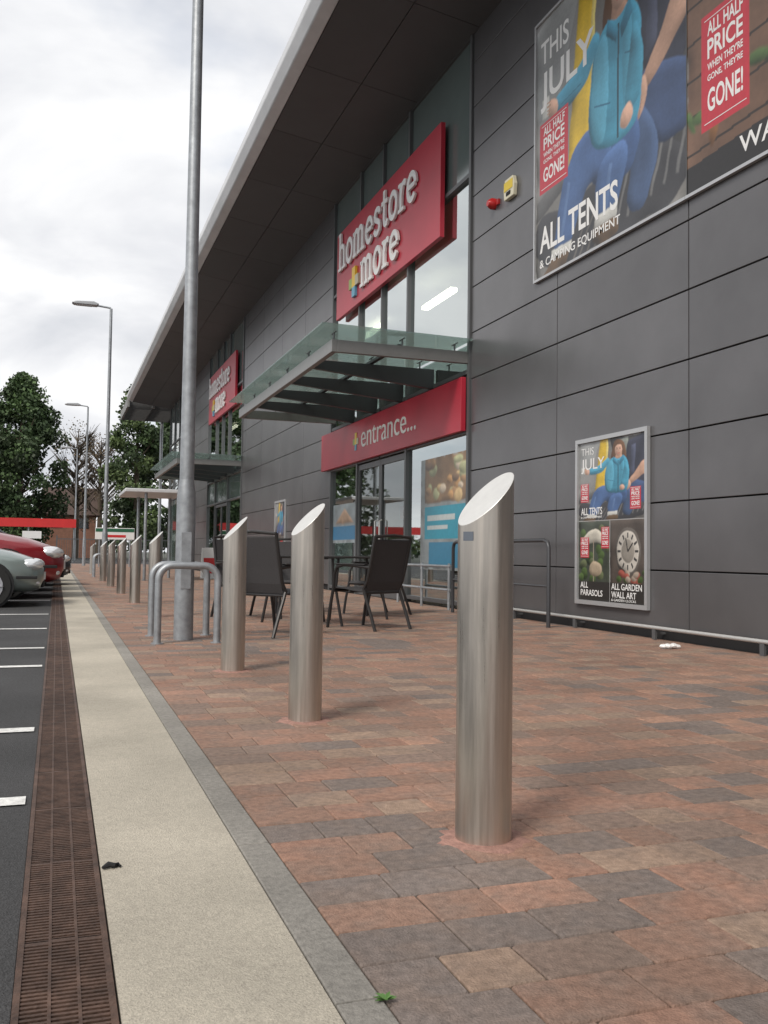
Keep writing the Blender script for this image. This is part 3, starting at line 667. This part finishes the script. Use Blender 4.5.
# alarm box and siren
e=thing('alarm_box',(WX,10.76,5.6),'yellow and white alarm bell box on wall','alarm')
b=MB(); b.prism([(-.13,-.13),(.13,-.13),(.15,.02),(.11,.14),(-.11,.14),(-.15,.02)],lambda a,c,d:(WX-d,10.80-a,5.6+c),.0,.06); part(e,'housing',b,M('alarm_white',(.7,.66,.5),.4),world=True,bevel=.01)
b=MB(); b.box(WX-.066,WX-.061,10.68,10.92,5.58,5.70); part(e,'yellow_label',b,M('alarm_yellow',(.75,.55,.03),.4),world=True)
b=MB(); b.box(WX-.066,WX-.061,10.74,10.86,5.51,5.56); part(e,'dark_label',b,m_black,world=True)
e=thing('siren',(WX,11.32,5.6),'small round red siren on wall','siren')
b=MB(); b.tube([(WX,11.32,5.58),(WX-.06,11.32,5.58),(WX-.11,11.32,5.58)],[.075,.075,.04],18); part(e,'dome',b,M('siren_red',(.5,.02,.02),.3),world=True,smooth=True)
b=MB(); b.box(WX-.03,WX-.001,11.16,11.23,5.53,5.6); part(e,'backplate',b,M('siren_red2',(.4,.02,.02),.3),world=True)
# pipe rail at wall foot
e=thing('wall_rail',(WX-.1,4,0),'low pale tubular rail along wall foot','rail')
b=MB(); b.tube([(WX-.10,-6,.115),(WX-.10,11.9,.115)],.018,10); part(e,'rail_tube',b,M('pale_rail',(.5,.5,.49),.45,metal=.3),world=True,smooth=True)
y=-5.5
while y<12:
    b=MB(); b.box(WX-.112,WX-.088,y,y+.05,0,.1); b.box(WX-.088,WX+.03,y+.01,y+.04,.05,.07); y+=1.45
    part(e,'rail_bracket',b,m_frame,world=True)
e=thing('handrail',(5.1,10,0),'dark grey tubular handrail beside entrance','handrail')
b=MB(); x=5.12; b.tube([(x,9.08,0),(x,9.08,.88),(x,9.11,.94),(x,9.18,.96),(x,11.6,.96),(x,11.67,.94),(x,11.7,.88),(x,11.7,0)],.023,12); part(e,'bent_tube',b,m_rail,world=True,smooth=True)
b=MB(); b.tube([(x,10.4,0),(x,10.4,.95)],.018,10); part(e,'middle_post',b,m_rail,world=True,smooth=True)
b=MB(); b.tube([(x,9.10,.45),(x,11.68,.45)],.014,8); part(e,'mid_rail',b,m_rail,world=True,smooth=True)
e=thing('guard_rail',(5.3,13,0),'low double tube guard rail before shop window','rail')
for z in(.28,.62): b=MB(); b.tube([(5.30,12.2,z),(5.30,14.4,z)],.02,10); part(e,'rail_tube',b,m_galv,world=True,smooth=True)
for yy in(12.25,13.3,14.35): b=MB(); b.tube([(5.30,yy,0),(5.30,yy,.66)],.022,10); part(e,'rail_post',b,m_galv,world=True,smooth=True)
# ---------------------------------------------------------------- chairs / tables
def chair(x,y,rz):
    e=thing('outdoor_chair',(x,y,0),'dark metal framed sling patio chair on block paving','chair','patio chairs outside the entrance',rz=rz)
    w=.27
    def sheet(pts,name):
        mb=MB(); n=len(pts); vs=[]; 
        for yy in(-w+.015,w-.015):
            for p in pts: vs.append((p[0],yy,p[1]))
        for yy in(-w+.015,w-.015):
            for p in pts: vs.append((p[0]-.006,yy,p[1]-.010))
        fs=[]
        for i in range(n-1): fs+=[(i,i+1,n+i+1,n+i),(2*n+i,3*n+i,3*n+i+1,2*n+i+1),(i,2*n+i,2*n+i+1,i+1),(n+i,n+i+1,3*n+i+1,3*n+i)]
        fs+=[(0,n,3*n,2*n),(n-1,3*n-1,4*n-1,2*n-1)]
        mb.add(vs,fs); part(e,name,mb,m_sling)
    sheet([(.27,.40),(.24,.43),(.1,.425),(-.05,.405),(-.19,.40)],'seat')
    sheet([(-.20,.41),(-.235,.5),(-.27,.66),(-.315,.84),(-.335,.93)],'backrest')
    for s in(-w,w):
        mb=MB(); mb.tube([(.33,s,0),(.30,s,.2),(.25,s,.42),(.24,s,.56),(.20,s,.64),(.1,s,.665),(-.1,s,.655),(-.275,s,.64)],.017,8); part(e,'front_leg',mb,m_frameblk,smooth=True)
        mb=MB(); mb.tube([(-.36,s,0),(-.28,s,.2),(-.22,s,.34),(-.19,s,.42),(-.24,s,.5),(-.28,s,.66),(-.345,s,.96)],.017,8); part(e,'rear_leg',mb,m_frameblk,smooth=True)
        mb=MB(); mb.box(-.22,.22,s-.025,s+.025,.665,.68); part(e,'armrest',mb,m_frameblk,bevel=.006)
    for a in((.25,.39),(-.19,.38),(.02,.39)): mb=MB(); mb.tube([(a[0],-w,a[1]),(a[0],w,a[1])],.013,8); part(e,'cross_rail',mb,m_frameblk,smooth=True)
    mb=MB(); mb.tube([(-.345,-w,.955),(-.355,0,.975),(-.345,w,.955)],.016,8); part(e,'top_rail',mb,m_frameblk,smooth=True)
def table(x,y):
    e=thing('outdoor_table',(x,y,0),'dark square metal patio table outside the entrance','table','patio tables outside the entrance')
    mb=MB(); mb.box(-.38,.38,-.38,.38,.725,.75); part(e,'table_top',mb,m_frameblk,bevel=.01)
    for a in(-1,1):
        for b in(-1,1):
            mb=MB(); mb.tube([(a*.36,b*.36,0),(a*.30,b*.30,.4),(a*.32,b*.32,.725)],.016,8); part(e,'leg',mb,m_frameblk,smooth=True)
chair(2.0,8.8,math.radians(38)); table(2.55,9.95); chair(2.15,11.0,math.radians(-70))
chair(3.12,9.35,math.radians(118)); table(3.4,10.9); chair(3.0,12.0,math.radians(-100)); chair(3.95,11.5,math.radians(195))
# ---------------------------------------------------------------- cars
def car(y,nose,paint,label,sc=1.0):
    e=thing('parked_car',(nose,y,-.014),label,'car','cars parked nose to the pavement')
    e.scale=(sc,sc,sc)
    st=[(0,.50,.36,.56),(-.05,.64,.24,.63),(-.18,.75,.20,.70),(-.45,.82,.19,.79),(-.8,.84,.19,.86),(-1.1,.85,.19,.91),(-1.8,.86,.19,.94),(-2.8,.86,.19,.95),(-3.5,.84,.20,.96),(-3.9,.78,.24,.93),(-4.08,.68,.32,.82)]
    mb=MB(); n=24; vs=[]
    for x,w,z0,z1 in st:
        for j in range(n):
            a=2*math.pi*j/n; c,s=math.cos(a),math.sin(a); p=.42
            yy=w*math.copysign(abs(c)**p,c); zz=(z0+z1)/2+(z1-z0)/2*math.copysign(abs(s)**.5,s)
            if s>.5: yy*=.93
            vs.append((x,yy,zz))
    k=len(st); fs=[(i*n+j,i*n+(j+1)%n,(i+1)*n+(j+1)%n,(i+1)*n+j) for i in range(k-1) for j in range(n)]+[tuple(range(n)),tuple(range(k*n-1,(k-1)*n-1,-1))]
    mb.add(vs,fs); pm=M('car_paint_'+paint[0],paint[1],.28,metal=.35,coat=.6,var=.03,scale=3); part(e,'body',mb,pm,smooth=True)
    mb=MB(); sec=[(-1.0,.70,.90,.90),(-1.35,.70,.91,1.12),(-1.75,.67,.92,1.34),(-2.1,.65,.93,1.42),(-3.0,.64,.94,1.42),(-3.45,.64,.94,1.30),(-3.85,.62,.92,.98)]
    vs=[]
    for x,w,z0,z1 in sec:
        t=max(.0,(z1-z0)); vs+=[(x,-w-.06,z0),(x,-w-.06+.22*t,z1-.03),(x,-w+.1+.22*t,z1),(x,w-.1-.22*t,z1),(x,w+.06-.22*t,z1-.03),(x,w+.06,z0)]
    fs=[(i*6+j,i*6+j+1,(i+1)*6+j+1,(i+1)*6+j) for i in range(len(sec)-1) for j in range(5)]+[tuple(range(6)),tuple(range(len(sec)*6-1,(len(sec)-1)*6-1,-1))]
    mb.add(vs,fs); part(e,'window_glass',mb,m_carglass,smooth=True)
    mb=MB()
    vs=[];rs=[(-1.72,.60,1.335),(-2.1,.58,1.435),(-2.6,.58,1.455),(-3.05,.57,1.435),(-3.5,.56,1.30)]
    for x,w,z in rs: vs+=[(x,-w,z-.03),(x,-w*.6,z+.008),(x,0,z+.015),(x,w*.6,z+.008),(x,w,z-.03)]
    mb.add(vs,[(i*5+j,(i+1)*5+j,(i+1)*5+j+1,i*5+j+1) for i in range(4) for j in range(4)])
    for s in(-1,1):
        mb.tube([(-.98,s*.75,.88),(-1.35,s*.715,1.10),(-1.74,s*.63,1.32),(-2.1,s*.59,1.425)],.03,6)
        mb.tube([(-2.35,s*.76,.93),(-2.42,s*.60,1.42)],.028,6); mb.tube([(-3.9,s*.68,.93),(-3.5,s*.60,1.27),(-3.05,s*.58,1.41)],.045,6)
    part(e,'roof',mb,pm,smooth=True)
    for xx in(-.72,-3.2):
        for s in(-1,1):
            w=thing('wheel',Vector(W[e])+Vector((xx,s*.78,.30)),parent=e)
            mb=MB(); mb.tube([(0,-.09,0),(0,-.1,0),(0,.1,0),(0,.09,0)],[.24,.30,.30,.24],24); part(w,'tyre',mb,m_tyre,smooth=True)
            mb=MB(); mb.tube([(0,s*.05,0),(0,s*.108,0)],[.2,.2],20)
            for k in range(5):
                a=2*math.pi*k/5; mb.tube([(0,s*.112,0),(.19*math.cos(a),s*.112,.19*math.sin(a))],.022,6)
            part(w,'rim',mb,m_rim,smooth=False)
            mb=MB(); mb.tube([(xx,s*.80,.31),(xx,s*.862,.31)],.34,28); part(e,'wheel_arch',mb,m_black,smooth=True)
    for s in(-1,1):
        mb=MB(); mb.ell((-.17,s*.64,.60),(.17,.125,.085)); part(e,'headlight',mb,m_lamp,smooth=True)
        mb=MB(); mb.ell((-.10,s*.60,.34),(.06,.07,.045)); part(e,'fog_light',mb,m_lamp,smooth=True)
        mb=MB(); mb.ell((-1.28,s*.94,.98),(.07,.10,.065)); part(e,'wing_mirror',mb,pm,smooth=True)
        mb=MB()
        for xx in(-1.15,-2.3,-3.15): mb.box(xx,xx+.012,s*.862-.004,s*.862+.004,.28,.88)
        part(e,'door_seam',mb,m_black)
        mb=MB(); mb.box(-.36,-.08,s*.80-.03,s*.80+.012,.40,.44); part(e,'bumper_strip',mb,m_black,bevel=.006)
    mb=MB(); mb.box(-.05,.012,-.34,.34,.50,.585); mb.box(-.06,.005,-.45,.45,.27,.36); part(e,'grille',mb,m_black,bevel=.01)
    mb=MB(); mb.box(.0,.022,-.26,.26,.38,.48); part(e,'number_plate',mb,m_white)
    mb=MB(); mb.box(-2.2,-1.4,-.872,-.864,.42,.47); mb.box(-3.0,-2.35,-.872,-.864,.42,.47); part(e,'side_trim',mb,m_black)
car(14.4,-.16,('silver_green',(.26,.31,.30)),'pale grey green hatchback parked nose to drain',.97)
car(16.9,.12,('deep_red',(.26,.014,.022)),'deep red car parked nose to pavement',1.24)
car(19.6,.06,('maroon',(.14,.01,.015)),'maroon car parked nose to pavement',1.2)
car(22.3,.30,('charcoal',(.03,.033,.04)),'charcoal car parked nose to pavement')
car(24.9,.1,('grey',(.2,.2,.21)),'mid grey car parked nose to pavement')
# ---------------------------------------------------------------- shelter
e=thing('trolley_shelter',(2.5,26.5,0),'flat roofed pale shelter on thin posts beside building','shelter')
b=MB(); b.box(-.85,.75,-1.4,1.4,2.32,2.42); part(e,'roof_panel',b,m_fascia,bevel=.02)
for xx in(-.3,.6):
    for yy in(-1.2,1.2): b=MB(); b.tube([(xx,yy,0),(xx,yy,2.32)],.04,10); part(e,'post',b,m_galv,smooth=True)
b=MB(); b.box(.62,.63,-1.2,1.2,.3,2.1); part(e,'side_panel',b,m_cglass)
e=thing('pavement_sign',(4.3,27.5,0),'small red and white advertising board standing on pavement','sign')
b=MB(); b.prism([(-.22,0),(.22,0),(.03,.9),(-.03,.9)],lambda a,c,d:(d,a,c),-.28,.28); part(e,'board',b,m_white)
b=MB(); b.add([(-.24,-.205,.15),(.24,-.205,.15),(.24,-.095,.60),(-.24,-.095,.60)],[(0,1,2,3)]); part(e,'printed_face',b,m_redsheet)
# ---------------------------------------------------------------- background
def tree(x,y,h,rad,cols,n=42,per=130,leaf=.34,name='tree',label='broadleaf tree beyond car park',low=.25,sparse=False,cat='tree'):
    e=thing(name,(x,y,0),label,cat,'trees beyond the car park')
    mb=MB(); mb.tube([(0,0,-.03),(.05,0,h*.3),(-.05,.05,h*.6),(.02,0,h*.9)],[h*.022,h*.018,h*.011,.03],10)
    for k in range(16 if not sparse else 46):
        z=h*(low+.05+.5*R()); a=R()*6.28; l=rad*(.4+.4*R()); p1=(math.cos(a)*l*.5,math.sin(a)*l*.5,z+l*.35); p2=(math.cos(a)*l,math.sin(a)*l,z+l*.8)
        mb.tube([(0,0,z),p1,p2],[h*.007,h*.004,.02],6)
        if sparse:
            for q in range(10):
                b2=a+(R()-.5)*1.8; l2=l*(.3+.6*R()); mb.tube([p1,(p1[0]+math.cos(b2)*l2,p1[1]+math.sin(b2)*l2,p1[2]+l2*1.1)],[.035,.012],4)
    part(e,'trunk',mb,m_bark,smooth=True)
    mb=MB()
    for k in range(n):
        t=low+(1-low)*R()**.85; prof=math.sin(math.pi*min(1,(t-low)/(1-low)*.88+.14))**.6
        a=R()*6.28; rr=rad*prof*(.15+.78*math.sqrt(R())); c=Vector((math.cos(a)*rr,math.sin(a)*rr,h*t-.4))
        cr=rad*(.22+.16*R()); base=random.choice(cols); br=.6+.8*R()
        for q in range(per):
            d=Vector((random.gauss(0,1),random.gauss(0,1),random.gauss(0,1))).normalized()*cr*(.3+.75*R()**.7); d.z*=.8
            p=c+d; s=leaf*(.5+.8*R())
            u=Vector((random.gauss(0,1),random.gauss(0,1),random.gauss(0,1))).normalized(); w=u.cross(Vector((R()-.5,R()-.5,R()-.5))).normalized()
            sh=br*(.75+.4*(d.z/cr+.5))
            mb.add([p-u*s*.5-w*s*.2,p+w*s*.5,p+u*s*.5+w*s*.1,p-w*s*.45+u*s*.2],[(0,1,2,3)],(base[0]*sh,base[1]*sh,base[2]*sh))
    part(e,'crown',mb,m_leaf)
dk=[(.042,.075,.026),(.055,.095,.03),(.035,.06,.022)]
md=[(.06,.10,.035),(.075,.11,.035),(.045,.075,.028)]
br=[(.12,.085,.05),(.10,.08,.04)]
tree(-2.9,80,14.6,3.6,dk,110,220,.27,label='tall dark green tree behind red banner',low=.1)
tree(-7.6,84,15.0,4.2,dk,90,190,.30,label='tall dark green tree behind red banner',low=.1)
tree(-13,82,13.5,4.5,dk,50,120,.4,low=.1)
tree(6.0,78,14.3,2.7,md,90,200,.25,label='dark green tree beside end of building',low=.12)
tree(9.5,84,13,3.6,dk,50,120,.36,low=.12)
tree(1.6,90,13.2,2.6,br,18,50,.18,label='thin brownish half bare tree',sparse=True)
tree(3.9,96,13.0,2.8,br,18,50,.18,label='thin brownish half bare tree',sparse=True)
mb=MB()
for k in range(12000):
    x=-70+150*R(); y=104+8*R(); hh=(2.6+.9*math.sin(x*.21)+.6*math.sin(x*.63+1))*math.sqrt(R()); s=.6*(.5+R()); u=Vector((random.gauss(0,1),random.gauss(0,1),random.gauss(0,1))).normalized(); w=u.cross(Vector((R()-.5,R()-.5,R()-.5))).normalized(); p=Vector((x,y,hh)); c=random.choice(dk+md); q=.7+.6*R()
    mb.add([p-u*s*.5,p+w*s*.4,p+u*s*.5,p-w*s*.4],[(0,1,2,3)],(c[0]*q,c[1]*q,c[2]*q))
struct('far_hedge',mb,m_leaf,kind='stuff',label='dense dark hedge and scrub beyond car park',cat='hedge')
e=thing('brick_house',(1.2,99,0),'distant brick house with dark pitched roof','house')
b=MB(); b.box(-2.4,2.4,-3,3,0,4.4); b.prism([(-3,4.4),(3,4.4),(0,6.9)],lambda a,c,d:(d,a,c),-2.4,2.4); part(e,'wall',b,m_brick)
b=MB(); b.add([(-2.7,-3.3,4.2),(2.7,-3.3,4.2),(2.7,0,7.05),(-2.7,0,7.05)],[(0,1,2,3)]); b.add([(-2.7,3.3,4.2),(2.7,3.3,4.2),(2.7,0,7.05),(-2.7,0,7.05)],[(3,2,1,0)]); part(e,'roof',b,m_roof)
for xx in(-1.8,.6):
    b=MB(); b.box(xx,xx+1.1,-3.03,-2.99,2.9,3.9); part(e,'window',b,m_carglass)
e=thing('red_banner_stand',(-6,62,0),'long red banner roofed trade stand beyond parked cars','stand')
b=MB(); b.box(-9,7.1,-1.2,1.2,2.55,2.6); b.box(-9,7.1,-1.23,-1.2,2.15,2.68); part(e,'banner_roof',b,m_redsheet)
for k in range(7): b=MB(); xx=-8.9+2.65*k; b.tube([(xx,-1.1,-.014),(xx,-1.1,2.55)],.05,8); part(e,'post',b,m_galv,smooth=True)
for xx in(-1.5,1.2,4.0):
    b=MB(); b.box(xx,xx+1.1,-1.15,-1.12,1.45,1.9); part(e,'notice_board',b,m_white)
e=thing('metal_fence',(6,60,0),'dark metal railing fence at end of pavement','fence')
b=MB(); 
for k in range(90): xx=-6+.14*k; b.box(xx,xx+.02,-.01,.01,.05,1.5)
part(e,'railing_bars',b,m_frame)
for z in(1.42,.12): b=MB(); b.box(-6,6.5,-.02,.02,z,z+.05); part(e,'rail',b,m_frame)
for k in range(6): b=MB(); xx=-6+2.5*k; b.box(xx-.04,xx+.04,-.04,.04,-.014,1.65); part(e,'fence_post',b,m_frame)
e=thing('banner_sign',(2.6,46,0),'white green and red banner board on two posts','sign')
b=MB(); b.box(-.9,.9,-.02,.02,1.30,1.85); part(e,'sign_board',b,m_white,bevel=.01)
b=MB(); b.box(-.88,.88,-.028,-.022,1.66,1.82); part(e,'green_band',b,M('dark_green_band',(.02,.12,.06),.5))
b=MB(); b.box(-.5,.5,-.028,-.022,1.40,1.52); part(e,'red_band',b,m_redsheet)
for xx in(-.7,.7): b=MB(); b.tube([(xx,.05,0),(xx,.05,1.8)],.03,8); part(e,'post',b,m_galv,smooth=True)
# trifles
e=thing('litter',(.148,2.40,0),'small crumpled dark scrap on concrete strip','litter')
b=MB(); b.tube([(-.02,-.006,.008),(-.006,.005,.011),(.010,.0,.010)],[.004,.008,.005],8); b.tube([(.004,0,.008),(.018,.014,.007),(.022,.0,.006)],[.006,.005,.003],8); part(e,'scrap',b,m_black,smooth=True)
e=thing('litter',(4.95,6.75,0),'crumpled white paper on paving near wall','litter')
b=MB()
for k in range(7): b.ell((R()*.12,R()*.06,.02+.01*R()),(.03+.02*R(),.03,.02),6,4)
part(e,'paper',b,m_white)
e=thing('weed',(.553+GX,1.56,0),'tiny green weed growing in kerb joint','plant')
b=MB()
for k in range(14):
    a=R()*6.28; l=.012+.014*R(); p=Vector((math.cos(a)*l,math.sin(a)*l,.006+.008*R())); q=Vector((-math.sin(a),math.cos(a),0))*.004
    b.add([(0,0,.003),p*.5+q+Vector((0,0,.004)),p,p*.5-q+Vector((0,0,.004))],[(0,1,2,3)],(.08,.18,.04))
part(e,'leaf_cluster',b,m_leaf)
# ---------------------------------------------------------------- world
w=bpy.data.worlds.new('World'); scene.world=w; w.use_nodes=True; nt=w.node_tree; nt.nodes.clear(); L=nt.links.new
SD=Vector((-.62,-.50,.80)).normalized(); el=math.asin(SD.z); az=math.atan2(SD.x,SD.y)
out=nd(nt,'ShaderNodeOutputWorld'); mix=nd(nt,'ShaderNodeMixShader'); bg1=nd(nt,'ShaderNodeBackground'); bg2=nd(nt,'ShaderNodeBackground')
sky=nd(nt,'ShaderNodeTexSky',sky_type='NISHITA'); sky.sun_disc=False; sky.sun_elevation=el; sky.sun_rotation=az; L(sky.outputs[0],bg1.inputs[0]); bg1.inputs[1].default_value=.15
tc=nd(nt,'ShaderNodeTexCoord')
sp=nd(nt,'ShaderNodeSeparateXYZ'); L(tc.outputs['Generated'],sp.inputs[0])
mx=nd(nt,'ShaderNodeMath',operation='MAXIMUM'); L(sp.outputs[2],mx.inputs[0]); mx.inputs[1].default_value=0
ad=nd(nt,'ShaderNodeMath',operation='ADD'); L(mx.outputs[0],ad.inputs[0]); ad.inputs[1].default_value=.32
dx=nd(nt,'ShaderNodeMath',operation='DIVIDE'); L(sp.outputs[0],dx.inputs[0]); L(ad.outputs[0],dx.inputs[1])
dy=nd(nt,'ShaderNodeMath',operation='DIVIDE'); L(sp.outputs[1],dy.inputs[0]); L(ad.outputs[0],dy.inputs[1])
cb=nd(nt,'ShaderNodeCombineXYZ'); L(dx.outputs[0],cb.inputs[0]); L(dy.outputs[0],cb.inputs[1])
n1=nd(nt,'ShaderNodeTexNoise'); n1.inputs['Scale'].default_value=2.3; n1.inputs['Detail'].default_value=8; n1.inputs['Roughness'].default_value=.50; n1.inputs['Distortion'].default_value=.35; L(cb.outputs[0],n1.inputs['Vector'])
cr=nd(nt,'ShaderNodeValToRGB'); cr.color_ramp.elements[0].position=.34; cr.color_ramp.elements[0].color=(.60,.62,.66,1); cr.color_ramp.elements[1].position=.62; cr.color_ramp.elements[1].color=(.98,.98,.98,1)
e1=cr.color_ramp.elements.new(.46); e1.color=(.74,.75,.78,1)
L(n1.outputs['Fac'],cr.inputs[0]); L(cr.outputs[0],bg2.inputs[0]); bg2.inputs[1].default_value=1.14
n2=nd(nt,'ShaderNodeTexNoise'); n2.inputs['Scale'].default_value=1.6; n2.inputs['Detail'].default_value=6; mp=nd(nt,'ShaderNodeMapping'); mp.inputs['Location'].default_value=(3.1,1.7,5); L(cb.outputs[0],mp.inputs[0]); L(mp.outputs[0],n2.inputs['Vector'])
c2=nd(nt,'ShaderNodeMapRange'); c2.inputs['From Min'].default_value=.26; c2.inputs['From Max'].default_value=.42; c2.inputs['To Min'].default_value=.35; L(n2.outputs['Fac'],c2.inputs['Value']); 
L(c2.outputs[0],mix.inputs[0]); L(bg1.outputs[0],mix.inputs[1]); L(bg2.outputs[0],mix.inputs[2]); L(mix.outputs[0],out.inputs[0])
sl=bpy.data.lights.new('sun','SUN'); sl.energy=2.5; sl.angle=math.radians(16); sl.color=(1,.93,.84); so=bpy.data.objects.new('sun',sl); COL.objects.link(so); so.rotation_euler=(-SD).to_track_quat('-Z','Y').to_euler(); so.location=(-10,-10,20)
# ---------------------------------------------------------------- camera
cam=bpy.data.cameras.new('camera'); co=bpy.data.objects.new('camera',cam); COL.objects.link(co); scene.camera=co
cam.sensor_fit='VERTICAL'; cam.sensor_height=24; cam.lens=24*930/1024; cam.clip_end=2000; cam.clip_start=.05
ya,pi_,ro=math.radians(19.35),math.radians(2.6),math.radians(.8)
f=Vector((math.sin(ya)*math.cos(pi_),math.cos(ya)*math.cos(pi_),math.sin(pi_))); r0=Vector((math.cos(ya),-math.sin(ya),0)); u0=r0.cross(f)
rt=r0*math.cos(ro)+u0*math.sin(ro); up=u0*math.cos(ro)-r0*math.sin(ro)
m=Matrix((rt,up,-f)).transposed().to_4x4(); m.translation=Vector((0,0,.78)); co.matrix_world=m
scene.view_settings.view_transform='Standard'; scene.view_settings.look='None'; scene.view_settings.exposure=0
